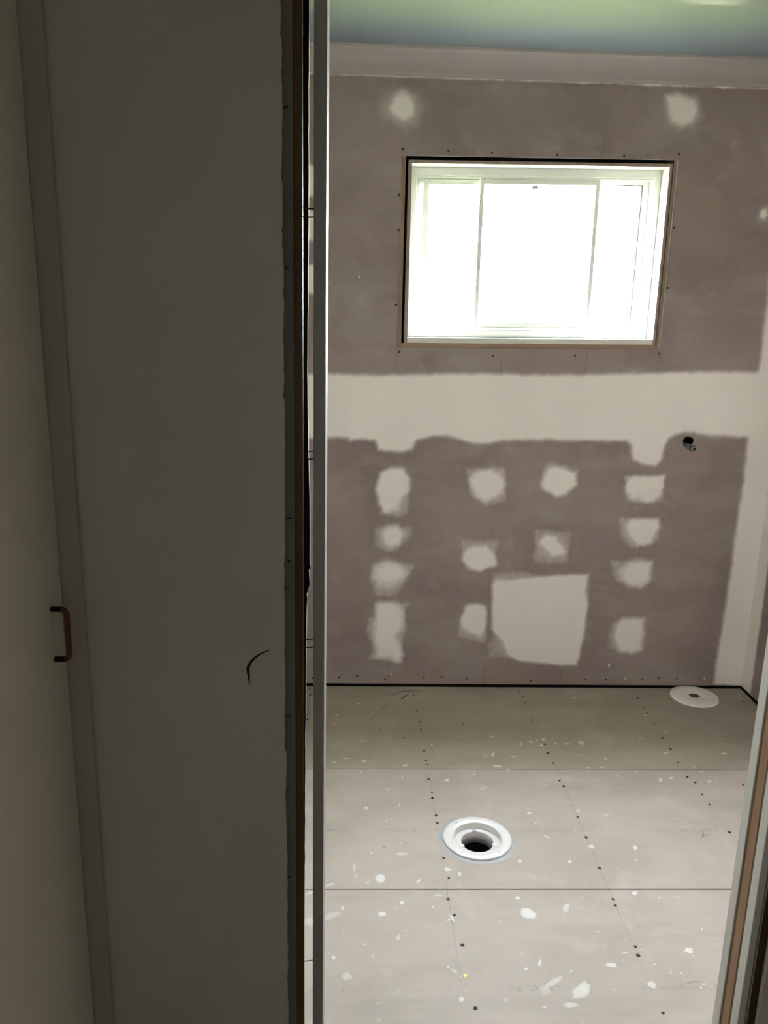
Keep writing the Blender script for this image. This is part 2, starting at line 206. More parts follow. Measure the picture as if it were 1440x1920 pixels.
# ---------------------------------------------------------------- material helpers
class NT:
    def __init__(self, name, rough=0.7, metal=0.0, spec=0.3):
        self.m = bpy.data.materials.new(name)
        self.m.use_nodes = True
        self.t = self.m.node_tree
        self.b = self.t.nodes['Principled BSDF']
        self.b.inputs['Roughness'].default_value = rough
        self.b.inputs['Metallic'].default_value = metal
        self.b.inputs['Specular IOR Level'].default_value = spec
        self.co = self.t.nodes.new('ShaderNodeTexCoord').outputs['Object']
    def n(self, kind, **kw):
        x = self.t.nodes.new(kind)
        for k, v in kw.items():
            setattr(x, k, v)
        return x
    def link(self, a, b):
        self.t.links.new(a, b)
    def noise(self, scale, detail=3, stretch=(1, 1, 1), rough=0.55, off=(0, 0, 0), dist=0.0):
        mp = self.n('ShaderNodeMapping')
        mp.inputs['Scale'].default_value = stretch
        mp.inputs['Location'].default_value = off
        self.link(self.co, mp.inputs['Vector'])
        x = self.n('ShaderNodeTexNoise')
        x.inputs['Scale'].default_value = scale
        x.inputs['Detail'].default_value = detail
        x.inputs['Roughness'].default_value = rough
        x.inputs['Distortion'].default_value = dist
        self.link(mp.outputs[0], x.inputs['Vector'])
        return x.outputs['Fac']
    def ramp(self, fac, stops):
        r = self.n('ShaderNodeValToRGB')
        e = r.color_ramp.elements
        while len(e) < len(stops):
            e.new(0.5)
        for i, (p, c) in enumerate(stops):
            e[i].position = p
            e[i].color = (c, c, c, 1) if not hasattr(c, '__len__') else (*c, 1)
        self.link(fac, r.inputs[0])
        return r.outputs[0]
    def mix(self, fac, a, b):
        x = self.n('ShaderNodeMix', data_type='RGBA')
        for s, v in ((x.inputs[0], fac), (x.inputs[6], a), (x.inputs[7], b)):
            if hasattr(v, 'is_linked'):
                self.link(v, s)
            elif hasattr(v, '__len__'):
                s.default_value = (*v, 1)
            else:
                s.default_value = v
        return x.outputs[2]
    def math(self, op, a, b=0.0, clamp=False):
        x = self.n('ShaderNodeMath', operation=op, use_clamp=clamp)
        for s, v in ((x.inputs[0], a), (x.inputs[1], b)):
            if hasattr(v, 'is_linked'):
                self.link(v, s)
            else:
                s.default_value = v
        return x.outputs[0]
    def attr(self, name):
        return self.n('ShaderNodeAttribute', attribute_name=name).outputs['Fac']
    def xyz(self):
        s = self.n('ShaderNodeSeparateXYZ')
        self.link(self.co, s.inputs[0])
        return s.outputs
    def color(self, c):
        if hasattr(c, 'is_linked'):
            self.link(c, self.b.inputs['Base Color'])
        else:
            self.b.inputs['Base Color'].default_value = (*c, 1)
    def bump(self, h, strength=0.2, dist=0.002):
        x = self.n('ShaderNodeBump')
        x.inputs['Strength'].default_value = strength
        x.inputs['Distance'].default_value = dist
        self.link(h, x.inputs['Height'])
        self.link(x.outputs[0], self.b.inputs['Normal'])

def simple(name, c, rough=0.7, metal=0.0, var=0.08, scale=6, spec=0.3, stretch=(1, 1, 1)):
    k = NT(name, rough, metal, spec)
    f = k.noise(scale, 4, stretch)
    k.color(k.mix(f, tuple(v * (1 - var) for v in c), tuple(min(1, v * (1 + var)) for v in c)))
    return k.m

def board_color(k):
    """pink fire-rated plasterboard paper, dusty, with faint sanding smears and pencil lines on the studs"""
    base = k.mix(k.ramp(k.noise(2.2, 5, dist=0.6), [(0.3, 0.0), (0.7, 1.0)]), (0.235, 0.185, 0.170), (0.345, 0.274, 0.252))
    smear = k.ramp(k.noise(3.5, 6, (1, 1, 2.2), 0.62, (3, 1, 2), 0.35), [(0.48, 0.0), (0.74, 0.55)])
    base = k.mix(smear, base, (0.41, 0.36, 0.335))
    blotch = k.ramp(k.noise(11, 5, (1, 1, 1), 0.6, (9, 4, 7), 0.3), [(0.60, 0.0), (0.76, 0.5)])
    base = k.mix(blotch, base, (0.42, 0.37, 0.33))
    weave = k.noise(240, 2, (1, 1, 0.25))
    base = k.mix(k.math('MULTIPLY', weave, 0.22), base, (0.13, 0.10, 0.09))
    x = k.xyz()[0]
    line = None
    for xs in (0.150, 0.548, 0.871, 1.150):
        d = k.math('LESS_THAN', k.math('ABSOLUTE', k.math('SUBTRACT', x, xs)), 0.0011)
        line = d if line is None else k.math('MAXIMUM', line, d)
    line = k.math('MULTIPLY', line, k.ramp(k.noise(5, 3, (0.2, 1, 1), 0.6, (1, 8, 3)), [(0.42, 0.0), (0.6, 0.45)]))
    return k.mix(line, base, (0.06, 0.055, 0.055))

def compound_color(k):
    c = k.mix(k.ramp(k.noise(3, 4, off=(5, 2, 1)), [(0.3, 0.0), (0.7, 1.0)]), (0.735, 0.682, 0.645), (0.785, 0.732, 0.695))
    stain = k.ramp(k.noise(7, 5, off=(2, 7, 4), dist=0.5), [(0.70, 0.0), (0.80, 0.35)])
    return k.mix(stain, c, (0.55, 0.50, 0.43))

def mat_board():
    k = NT('pink_plasterboard', 0.85, spec=0.15)
    k.color(board_color(k))
    return k.m

def mat_patch():
    k = NT('joint_compound', 0.8, spec=0.2)
    cov = k.attr('cover')
    fray = k.noise(60, 4, (1, 1, 1), 0.65, (4, 4, 4))
    f = k.math('ADD', cov, k.math('MULTIPLY', k.math('SUBTRACT', fray, 0.5), 0.30))
    f = k.ramp(f, [(0.03, 0.0), (0.45, 0.36), (0.95, 1.0)])
    k.color(k.mix(f, board_color(k), compound_color(k)))
    return k.m

def mat_floor(name='fibre_cement_sheet', tone=(1, 1, 1)):
    k = NT(name, 0.62, spec=0.28)
    base = k.mix(k.ramp(k.noise(2.4, 5, (1, 1.6, 1), 0.6, dist=0.5), [(0.3, 0.0), (0.7, 1.0)]), (0.385, 0.338, 0.293), (0.475, 0.418, 0.368))
    streak = k.ramp(k.noise(5, 5, (0.35, 2.2, 1), 0.6, (2, 5, 1), 0.4), [(0.5, 0.0), (0.78, 0.45)])
    base = k.mix(streak, base, (0.31, 0.275, 0.225))
    pale = k.ramp(k.noise(6, 6, (1, 1, 1), 0.62, (7, 2, 3), 0.8), [(0.54, 0.0), (0.74, 0.5)])
    base = k.mix(pale, base, (0.54, 0.495, 0.45))
    dust = k.ramp(k.noise(38, 3, (1, 1, 1), 0.5, (1, 2, 9)), [(0.67, 0.0), (0.75, 0.5)])
    base = k.mix(dust, base, (0.56, 0.52, 0.47))
    fine = k.noise(300, 2)
    base = k.mix(k.math('MULTIPLY', fine, 0.14), base, (0.22, 0.2, 0.17))
    # worn printed line along the middle of each sheet, too faint to read
    xyz = k.xyz()
    y = xyz[1]
    rows = None
    for yy in (2.774, 2.160, 1.566):
        d = k.math('LESS_THAN', k.math('ABSOLUTE', k.math('SUBTRACT', y, yy)), 0.008)
        rows = d if rows is None else k.math('MAXIMUM', rows, d)
    worn = k.math('MULTIPLY', k.ramp(k.noise(70, 3, (1, 1, 1), 0.6, (3, 3, 3)), [(0.5, 0.0), (0.6, 0.32)]),
                  k.ramp(k.noise(4, 2, (1, 0.3, 1), 0.5, (8, 1, 1)), [(0.42, 0.0), (0.55, 1.0)]))
    base = k.mix(k.math('MULTIPLY', rows, worn), base, (0.17, 0.16, 0.15))
    # chalk and pencil lines over the joists
    x = xyz[0]
    ln = None
    for xs in (-0.170, 0.264, 0.706, 1.152):
        d = k.math('LESS_THAN', k.math('ABSOLUTE', k.math('SUBTRACT', x, xs)), 0.0011)
        ln = d if ln is None else k.math('MAXIMUM', ln, d)
    ln = k.math('MULTIPLY', ln, k.ramp(k.noise(3, 3, (0.2, 1, 1), 0.6, (5, 8, 3)), [(0.4, 0.0), (0.6, 0.4)]))
    base = k.mix(ln, base, (0.14, 0.13, 0.12))
    tn = k.n('ShaderNodeMix', data_type='RGBA', blend_type='MULTIPLY')
    tn.inputs[0].default_value = 1.0
    k.link(base, tn.inputs[6])
    tn.inputs[7].default_value = (*tone, 1)
    k.color(tn.outputs[2])
    k.bump(k.noise(90, 4), 0.12, 0.001)
    return k.m

def mat_wood(name, a, b, vertical=True, rough=0.6):
    k = NT(name, rough, spec=0.3)
    st = (14, 14, 0.7) if vertical else (0.7, 14, 14)
    g = k.noise(6, 5, st, 0.6, dist=0.5)
    c = k.mix(k.ramp(g, [(0.3, 0.0), (0.7, 1.0)]), a, b)
    knot = k.ramp(k.noise(4, 2, (3, 3, 1.2) if vertical else (1.2, 3, 3), 0.5, (6, 1, 2)), [(0.70, 0.0), (0.78, 0.7)])
    k.color(k.mix(knot, c, tuple(v * 0.3 for v in a)))
    k.bump(g, 0.15, 0.001)
    return k.m

def mat_hallwall():
    k = NT('painted_hall_plaster', 0.6, spec=0.25)
    c = k.mix(k.ramp(k.noise(1.8, 4, dist=0.3), [(0.3, 0.0), (0.7, 1.0)]), (0.60, 0.59, 0.55), (0.66, 0.65, 0.61))
    smudge = k.ramp(k.noise(4.5, 5, (1, 1, 1), 0.6, (3, 6, 1), 0.6), [(0.66, 0.0), (0.8, 0.3)])
    k.color(k.mix(smudge, c, (0.44, 0.43, 0.41)))
    k.bump(k.noise(120, 3), 0.08, 0.001)
    return k.m

def mat_glass():
    m = bpy.data.materials.new('window_glass')
    m.use_nodes = True
    t = m.node_tree
    t.nodes.clear()
    out = t.nodes.new('ShaderNodeOutputMaterial')
    mx = t.nodes.new('ShaderNodeMixShader')
    tr = t.nodes.new('ShaderNodeBsdfTransparent')
    gl = t.nodes.new('ShaderNodeBsdfGlossy')
    lw = t.nodes.new('ShaderNodeLayerWeight')
    fr = t.nodes.new('ShaderNodeMath')
    fr.operation = 'POWER'
    fr.inputs[1].default_value = 4.0
    t.links.new(lw.outputs['Facing'], fr.inputs[0])
    tr.inputs[0].default_value = (0.93, 0.96, 0.94, 1)
    gl.inputs['Roughness'].default_value = 0.02
    lw.inputs[0].default_value = 0.45
    t.links.new(fr.outputs[0], mx.inputs[0])
    t.links.new(tr.outputs[0], mx.inputs[1])
    t.links.new(gl.outputs[0], mx.inputs[2])
    t.links.new(mx.outputs[0], out.inputs[0])
    return m

def mat_lawn():
    k = NT('lawn_and_path', 0.9, spec=0.1)
    g = k.mix(k.noise(1.2, 6), (0.095, 0.105, 0.038), (0.13, 0.14, 0.055))
    y = k.xyz()[1]
    path = k.ramp(k.math('MULTIPLY', k.math('SUBTRACT', y, 3.3), 0.4), [(0.55, 1.0), (0.58, 0.0)])
    conc = k.mix(k.noise(3, 5), (0.030, 0.036, 0.050), (0.038, 0.045, 0.060))
    k.color(k.mix(path, g, conc))
    return k.m

MAT = {
    'board': mat_board(), 'patch': mat_patch(), 'floor': mat_floor(), 'floordull': mat_floor('dull_fibre_cement_sheet', (0.86, 0.87, 0.81)),
    'core': simple('gypsum_core', (0.70, 0.67, 0.62), 0.9, var=0.12, scale=60),
    'paper': simple('black_paper_and_shade', (0.010, 0.010, 0.011), 0.8),  # building paper, and the painted shade in wall cavity and floor gaps
    'subfloor': simple('dark_subfloor', (0.10, 0.075, 0.06), 0.9),
    'stud': mat_wood('stud_timber', (0.24, 0.165, 0.115), (0.34, 0.24, 0.17)),
    'stud_h': mat_wood('stud_timber_level', (0.26, 0.17, 0.125), (0.36, 0.245, 0.185), False),
    'oldwood': mat_wood('brown_hardwood', (0.125, 0.066, 0.030), (0.20, 0.112, 0.055)),
    'doorwood': mat_wood('door_edge_timber', (0.32, 0.19, 0.11), (0.44, 0.28, 0.17)),
    'pinkwood': mat_wood('primed_reveal_edge', (0.24, 0.18, 0.155), (0.32, 0.245, 0.21)),
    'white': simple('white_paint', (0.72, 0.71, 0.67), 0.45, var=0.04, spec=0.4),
    'whiteold': simple('worn_white_paint', (0.60, 0.58, 0.52), 0.6, var=0.22, scale=28, stretch=(0.4, 1, 1)),
    'reveal': simple('white_reveal_paint', (0.52, 0.51, 0.49), 0.5, var=0.04),
    'alu': simple('white_powder_coat', (0.60, 0.62, 0.57), 0.35, var=0.03, spec=0.5),
    'gasket': simple('grey_rubber_gasket', (0.10, 0.10, 0.11), 0.6),
    'hall': mat_hallwall(),
    'strip': simple('bare_grey_strip', (0.22, 0.22, 0.205), 0.85, var=0.16, scale=9, stretch=(3, 3, 0.5)),
    'bathwhite': simple('white_bounce_plaster', (0.70, 0.67, 0.63), 0.8, var=0.03),  # unseen wall faces made white to bounce light onto the back wall
    'stile': simple('dull_cupboard_frame_paint', (0.50, 0.47, 0.42), 0.5, var=0.06),
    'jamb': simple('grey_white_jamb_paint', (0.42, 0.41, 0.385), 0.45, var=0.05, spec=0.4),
    'cup': simple('cream_cupboard_paint', (0.78, 0.73, 0.62), 0.4, var=0.04, scale=2, spec=0.4),
    'bronze': simple('antique_bronze', (0.17, 0.085, 0.035), 0.38, 0.75, 0.25, 30, 0.5),
    'pvc': simple('white_pvc', (0.70, 0.68, 0.68), 0.35, var=0.03, spec=0.5),
    'pvcdull': simple('dull_cream_pvc', (0.90, 0.85, 0.79), 0.5, var=0.04),
    'greypipe': simple('grey_pipe', (0.10, 0.095, 0.095), 0.5),
    'sealant': simple('blue_grey_sealant', (0.36, 0.385, 0.41), 0.5, var=0.12, scale=40),
    'scuff': simple('grey_scuff', (0.16, 0.15, 0.13), 0.9, var=0.4, scale=60),
    'dark': simple('dark_hole', (0.008, 0.008, 0.008), 0.9),
    'screw': simple('dark_screw_head', (0.045, 0.035, 0.03), 0.7, 0.3, 0.3, 60),
    'nail': simple('black_steel', (0.035, 0.03, 0.028), 0.5, 0.6),
    'brass': simple('tarnished_brass', (0.30, 0.32, 0.28), 0.4, 0.6, 0.25, 90, 0.5),
    'rubber': simple('black_rubber', (0.012, 0.012, 0.012), 0.5),
    'cornice': simple('cornice_paper', (0.36, 0.325, 0.31), 0.8, var=0.05, scale=3),
    'ceil': simple('pale_blue_green_ceiling_board', (0.185, 0.215, 0.225), 0.75, var=0.03, scale=1.5),
    'ceilw': simple('white_ceiling_paint', (0.60, 0.58, 0.54), 0.8, var=0.03),
    'splat': None, 'yellow': simple('yellow_paint', (0.85, 0.78, 0.28), 0.5),
    'glass': mat_glass(), 'lawn': mat_lawn(),
}

def mat_splat():
    k = NT('spilled_plaster', 0.6, spec=0.3)
    cov = k.attr('cover')
    fray = k.noise(150, 4, (1, 1, 1), 0.65)
    f = k.math('ADD', cov, k.math('MULTIPLY', k.math('SUBTRACT', fray, 0.5), 0.5), True)
    k.color(k.mix(f, (0.44, 0.39, 0.345), (0.65, 0.64, 0.625)))
    return k.m
MAT['splat'] = mat_splat()

# ---------------------------------------------------------------- object helpers
def link(name, me, mats, parent=None, loc=None, smooth=False):
    if not isinstance(mats, (list, tuple)):
        mats = [mats]
    for m in mats:
        me.materials.append(MAT[m])
    if smooth:
        for p in me.polygons:
            p.use_smooth = True
    o = bpy.data.objects.new(name, me)
    COL.objects.link(o)
    if loc is not None:                      # mesh was built in world metres: move its origin to the thing's base
        me.transform(Matrix.Translation(-Vector(loc)))
        o.location = loc
    if parent is not None:
        o.parent = parent
        o.location = Vector((0, 0, 0)) if loc is None else o.location
        if loc is None:
            base = parent.matrix_basis.translation.copy()
            q = parent.parent
            while q is not None:
                base += q.matrix_basis.translation
                q = q.parent
            if base.length > 0:
                me.transform(Matrix.Translation(-base))
    return o

def mesh(bm, name='m'):
    me = bpy.data.meshes.new(name)
    bmesh.ops.recalc_face_normals(bm, faces=bm.faces)
    bm.to_mesh(me)
    bm.free()
    return me

def obj(name, bm, mats, parent=None, loc=None, smooth=False):
    return link(name, mesh(bm, name), mats, parent, loc, smooth)

def struct(o, label, cat):
    o['kind'] = 'structure'
    o['label'] = label
    o['category'] = cat
    return o

def thing(o, label, cat, group=None):
    o['label'] = label
    o['category'] = cat
    if group:
        o['group'] = group
    return o

def empty(name, loc=(0, 0, 0)):
    o = bpy.data.objects.new(name, None)
    COL.objects.link(o)
    o.location = loc
    o.empty_display_size = 0.1
    return o

def box(bm, x0, x1, y0, y1, z0, z1, bev=0.0, mi=0):
    r = bmesh.ops.create_cube(bm, size=1.0)
    vs = r['verts']
    for v in vs:
        v.co = Vector((x0 + (v.co.x + .5) * (x1 - x0), y0 + (v.co.y + .5) * (y1 - y0), z0 + (v.co.z + .5) * (z1 - z0)))
    fs = {f for v in vs for f in v.link_faces}
    for f in fs:
        f.material_index = mi
    if bev:
        es = {e for f in fs for e in f.edges}
        bmesh.ops.bevel(bm, geom=list(es), offset=bev, segments=1, affect='EDGES')
    return bm

def bx(*a, **k):
    return box(bmesh.new(), *a, **k)

def plate(outer, holes, axis, c0, c1, mi_face=0, mi_back=0, mi_side=0):
    """flat sheet with holes: outline in the plane across `axis`, from c0 (front) to c1 (back)"""
    loops = [outer] + list(holes)
    flat = [[Vector((p[0], p[1], 0)) for p in l] for l in loops]
    pts = [p for l in flat for p in l]
    tris = tessellate_polygon(flat)
    def to3(p, c):
        return {'y': (p[0], c, p[1]), 'z': (p[0], p[1], c), 'x': (c, p[0], p[1])}[axis]
    bm = bmesh.new()
    a = [bm.verts.new(to3(p, c0)) for p in pts]
    b = [bm.verts.new(to3(p, c1)) for p in pts]
    for t in tris:
        f = bm.faces.new([a[i] for i in t]); f.material_index = mi_face
        f = bm.faces.new([b[i] for i in reversed(t)]); f.material_index = mi_back
    s = 0
    for l in loops:
        n = len(l)
        for i in range(n):
            i0, i1 = s + i, s + (i + 1) % n
            f = bm.faces.new([a[i0], a[i1], b[i1], b[i0]]); f.material_index = mi_side
        s += n
    return bm

def rect(x0, x1, z0, z1):
    return [(x0, z0), (x1, z0), (x1, z1), (x0, z1)]

def ring(cx, cy, r, n=32, wob=0.0, ph=0.0):
    return [(cx + r * (1 + wob * noise.noise((math.cos(2 * math.pi * i / n) * 2, math.sin(2 * math.pi * i / n) * 2, ph))) * math.cos(2 * math.pi * i / n),
             cy + r * (1 + wob * noise.noise((math.cos(2 * math.pi * i / n) * 2, math.sin(2 * math.pi * i / n) * 2, ph))) * math.sin(2 * math.pi * i / n)) for i in range(n)]

def tilt(bm):
    for v in bm.verts:
        v.co.z += SLOPE * (v.co.x - 0.655)
    return bm

def tl(pts):
    return [(x, z + SLOPE * (x - 0.655)) for x, z in pts]

def lathe(bm, prof, cx, cy, n=48, mi=0):
    """prof: (radius, z) pairs around a vertical axis"""
    rows = []
    for r, z in prof:
        rows.append([bm.verts.new((cx + r * math.cos(2 * math.pi * i / n), cy + r * math.sin(2 * math.pi * i / n), z)) for i in range(n)])
    for a, b in zip(rows, rows[1:]):
        for i in range(n):
            f = bm.faces.new([a[i], a[(i + 1) % n], b[(i + 1) % n], b[i]])
            f.material_index = mi
    return rows

def tube(bm, pts, rad, n=10, cap=True, mi=0):
    pts = [Vector(p) for p in pts]
    if not hasattr(rad, '__len__'):
        rad = [rad] * len(pts)
    rows = []
    up = None
    for i, p in enumerate(pts):
        d = (pts[min(i + 1, len(pts) - 1)] - pts[max(i - 1, 0)]).normalized()
        if up is None:
            up = d.orthogonal().normalized()
        up = (up - d * up.dot(d)).normalized()
        s = d.cross(up)
        rows.append([bm.verts.new(p + rad[i] * (math.cos(2 * math.pi * k / n) * up + math.sin(2 * math.pi * k / n) * s)) for k in range(n)])
    for a, b in zip(rows, rows[1:]):
        for k in range(n):
            f = bm.faces.new([a[k], a[(k + 1) % n], b[(k + 1) % n], b[k]]); f.material_index = mi
    if cap:
        f = bm.faces.new(rows[0][::-1]); f.material_index = mi
        f = bm.faces.new(rows[-1]); f.material_index = mi
    return rows

def sdf(p, poly):
    x, y = p
    d = 1e9
    inside = False
    n = len(poly)
    for i in range(n):
        x0, y0 = poly[i]
        x1, y1 = poly[(i + 1) % n]
        ex, ey = x1 - x0, y1 - y0
        wx, wy = x - x0, y - y0
        t = max(0, min(1, (wx * ex + wy * ey) / (ex * ex + ey * ey + 1e-12)))
        dx, dy = wx - ex * t, wy - ey * t
        d = min(d, dx * dx + dy * dy)
        if (y0 > y) != (y1 > y) and x < (x1 - x0) * (y - y0) / (y1 - y0) + x0:
            inside = not inside
    d = math.sqrt(d)
    return -d if inside else d

def sst(a, b, v):
    t = max(0, min(1, (v - a) / (b - a)))
    return t * t * (3 - 2 * t)

def compound(name, core, halo, feather, hfeather, amp, parent, step, place, thick=0.0012, mat='patch', jag=0.004):
    feather *= 1.7
    """feathered skim of jointing compound: a thin uneven sheet, thickest in the middle.
    place(u, v, h) puts an outline point on its wall with height h"""
    pts = core + (halo or [])
    m = max(feather, hfeather) + step
    u0, u1 = min(p[0] for p in pts) - m, max(p[0] for p in pts) + m
    v0, v1 = min(p[1] for p in pts) - m, max(p[1] for p in pts) + m
    nu, nv = int((u1 - u0) / step) + 1, int((v1 - v0) / step) + 1
    cov = {}
    for i in range(nu + 1):
        for j in range(nv + 1):
            u, v = u0 + i * step, v0 + j * step
            w = noise.noise((u * 30, v * 30, 1.7)) * jag + noise.noise((u * 90, v * 90, 5.1)) * jag * 0.6
            c = 1 - sst(-feather, feather, sdf((u, v), core) + w)
            if halo:
                t = noise.noise((u * 45, v * 45, 9.0)) * 0.5 + 0.5
                dh = sdf((u, v), halo)
                dc = max(0.0, sdf((u, v), core))
                g = max(0.0, -dh) / (max(0.0, -dh) + dc + 1e-6)
                h = (1 - sst(-hfeather, hfeather, dh + w)) * amp * (0.45 + 0.7 * t + 1.0 * g * g)
                c = max(c, h)
            cov[i, j] = c
    bm = bmesh.new()
    lay = bm.verts.layers.float.new('cover')
    vs = {}
    for i in range(nu):
        for j in range(nv):
            q = [(i, j), (i + 1, j), (i + 1, j + 1), (i, j + 1)]
            if max(cov[k] for k in q) < 0.012:
                continue
            f = []
            for k in q:
                if k not in vs:
                    x = bm.verts.new(place(u0 + k[0] * step, v0 + k[1] * step, 0.0002 + thick * cov[k]))
                    x[lay] = cov[k]
                    vs[k] = x
                f.append(vs[k])
            bm.faces.new(f)
    return obj(name, bm, mat, parent, smooth=True)

def on_back(u, v, h):
    return (u, YB - h, v)

# ================================================================ SETTING
# ---- floor: joists board below, separate sheets on top
DX, DY = 0.378, 2.119        # centre floor waste
EX, EY = 1.408, 3.050        # flange in the far right corner
fl = struct(obj('floor', plate([(-1.2, 1.0), (1.8, 1.0), (1.8, 3.2), (-1.2, 3.2)], [ring(DX, DY, 0.085, 24), ring(EX, EY, 0.03, 20)], 'z', -0.024, -0.06), 'subfloor'),
            'bare bathroom floor of grey fibre cement sheets spattered with plaster', 'floor')
for pts, holes in (
        ([(XL + .01, 2.5025), (XR - .002, 2.4985), (XR - .002, YB - 0.002), (XL + .01, YB - 0.002)], [ring(EX, EY, 0.03, 20)]),
        ([(XL + .01, 1.9066), (XR - .002, 1.8986), (XR - .002, 2.4955), (XL + .01, 2.4995)], [ring(DX, DY, 0.0865, 40)]),
        ([(-0.071, 1.30), (XR - .002, 1.30), (XR - .002, 1.8925), (-0.071, 1.9005)], []),
        ([(XL + .01, 1.56), (-0.0735, 1.6595), (-0.0735, 1.9005), (XL + .01, 1.9005)], []),
        ([(XL + .01, 1.30), (-0.0735, 1.30), (-0.0735, 1.6555), (XL + .01, 1.556)], [])):
    obj('floor_sheet', plate(pts, holes, 'z', 0.0, -0.018), 'floordull' if pts[0][1] > 2.5 else 'floor', fl)
bm = bmesh.new()
for x, y in FLOOR_SCREWS:
    r = random.uniform(0.0030, 0.0048)
    lathe(bm, [(0.0001, 0.0004), (r * 0.6, 0.0006), (r, 0.0012), (r * 1.15, 0.0002)], x, y, 8)
obj('screw_head', bm, 'screw', fl)['kind'] = 'stuff'

# ---- spilled plaster and paint drops on the floor sheets
small = bmesh.new()
slay = small.verts.layers.float.new('cover')
def splat(bm, lay, s, seed):
    x, y, ux, uy, vx, vy, k, _ = s
    n = 16
    rows = []
    for q, (rr, hh, cc) in enumerate(((0.0, 0.0011, 1), (0.5, 0.001, 1), (0.82, 0.0007, 0.85), (1.08, 0.00015, 0.0))):
        row = []
        for i in range(1 if q == 0 else n):
            a = 2 * math.pi * i / n
            w = 1 + (0.34 * noise.noise((math.cos(a) * 1.6, math.sin(a) * 1.6, seed * 3.1)) + 0.2 * noise.noise((math.cos(a) * 4, math.sin(a) * 4, seed * 1.7)))
            c, d = rr * w * math.cos(a), rr * w * math.sin(a)
            v = bm.verts.new((x + ux * c + vx * d, y + uy * c + vy * d, hh * (0.4 + 0.6 * min(1, k)) + 0.0001))
            v[lay] = cc * min(1.0, k)
            row.append(v)
        rows.append(row)
    for i in range(n):
        bm.faces.new([rows[0][0], rows[1][i], rows[1][(i + 1) % n]])
        for a, b in zip(rows[1:], rows[2:]):
            bm.faces.new([a[i], b[i], b[(i + 1) % n], a[(i + 1) % n]])
for i, s in enumerate(SPLATS):
    if s[6] > 1.5:
        b2 = bmesh.new()
        splat(b2, b2.verts.layers.float.new('cover'), s, i)
        obj('paint_drop', b2, 'yellow', fl)['label'] = 'yellow paint drop'
    elif s[7] > 0.5:
        b2 = bmesh.new()
        splat(b2, b2.verts.layers.float.new('cover'), s, i)
        obj('plaster_splat', b2, 'splat', fl, smooth=True)
    else:
        splat(small, slay, s, i)
rs = random.Random(3)
for i in range(90):                              # crumbs too small to single out
    x, y = rs.uniform(XL + .1, XR - .1), rs.uniform(1.35, 3.08)
    r = rs.uniform(0.0008, 0.0024)
    splat(small, slay, (x, y, r * rs.uniform(0.8, 1.8), 0, 0, r, rs.uniform(0.3, 0.8), 0), i + 900)
obj('plaster_speck', small, 'splat', fl, smooth=True)['kind'] = 'stuff'

# ---- dark shoe and trowel scuffs on the sheets
for pts, w in SCUFFS:
    bm = bmesh.new()
    n = len(pts)
    tube(bm, [(x, y, 0.0004) for x, y in pts], [w * (0.4 if i in (0, n - 1) else 1.0) for i in range(n)], 6)
    for v in bm.verts:
        v.co.z = 0.0003 + (v.co.z - 0.0004) * 0.06
    obj('scuff_mark', bm, 'scuff', fl)

# ---- back wall: cladding with building paper behind, two plasterboard sheets in front
WIN = tl([(0.151, 1.389), (1.1475, 1.389), (1.1475, 2.0595), (0.151, 2.0595)])
HOLE = tl([(0.1886, 1.4254), (1.1194, 1.4254), (1.1194, 2.0356), (0.1886, 2.0356)])
wb = struct(obj('wall_back', plate(rect(-1.0, 1.9, -0.6, 2.5), [HOLE], 'y', 3.212, 3.25, 0, 1, 1), ['paper', 'whiteold']),
            'pink plasterboard back wall with white jointing patches around the window', 'wall')
low = obj('plasterboard_sheet', plate(rect(XL, XR + .01, 0.0125, 1.151), [ring(1.298, 1.0455, 0.0228, 18, 0.3, 3)], 'y', YB, YB + 0.010, 0, 0, 1), ['board', 'core'], wb)
upp = obj('plasterboard_sheet', plate(rect(XL, XR + .01, 1.1525, CEIL + .01), [WIN], 'y', YB, YB + 0.010, 0, 0, 1), ['board', 'core'], wb)
for nm, a, mt in (('stud', (0.120, 0.1665, 3.1405, 3.21, 0.05, 2.38), 'stud'), ('stud', (1.1365, 1.185, 3.1405, 3.21, 0.05, 2.38), 'stud')):
    obj(nm, bx(*a), mt, wb)
obj('sill_timber', tilt(bx(0.1665, 1.1365, 3.1405, 3.21, 1.34, 1.4055)), 'stud_h', wb)
obj('head_timber', tilt(bx(0.1665, 1.1365, 3.1405, 3.21, 2.0720, 2.12)), 'stud_h', wb)
obj('bottom_plate', bx(XL, XR + .02, 3.165, 3.21, -0.02, 0.045), 'paper', wb)
obj('gap_shade', bx(XL, XR + .02, YB - 0.0015, 3.1645, -0.0225, -0.0195), 'paper', wb)  # black strip added as the shade in the gap under the boards
def rough(poly, k):
    out = []
    for (u0, v0), (u1, v1) in zip(poly, poly[1:] + poly[:1]):
        for t in (0.12, 0.5, 0.88):
            u, v = u0 + (u1 - u0) * t, v0 + (v1 - v0) * t
            out.append((u + 0.012 * noise.noise((u * 22, v * 22, k)), v + 0.012 * noise.noise((u * 22, v * 22, k + 7))))
    return out
PATCHES[-3:] = [(rough(p[0], i * 3.3), rough(p[1], i * 3.3)) + p[2:] for i, p in enumerate(PATCHES[-3:])]
for core, halo, f, hf, a in PATCHES:
    compound('plaster_patch', core, halo, f, hf, a, wb, 0.006, on_back)
cx = XR - 0.0005
band = [((XR + 0.06) if i in (15, 16) else p[0], p[1] - (0.02 if i == 16 else 0)) for i, p in enumerate(BAND)]
band = [(-0.69, 1.272)] + band[1:-1] + [(-0.69, 1.028)]
o = compound('plaster_band', band, None, 0.007, 0.007, 0, wb, 0.009, lambda u, v, h: (min(u, XR - 0.0012), YB - h, max(v, 0.0127)), 0.0015)
o['label'] = 'broad white jointing band along the sheet joint and down the corner'
fringe = [(-0.69, 2.316), (1.62, 2.316)]
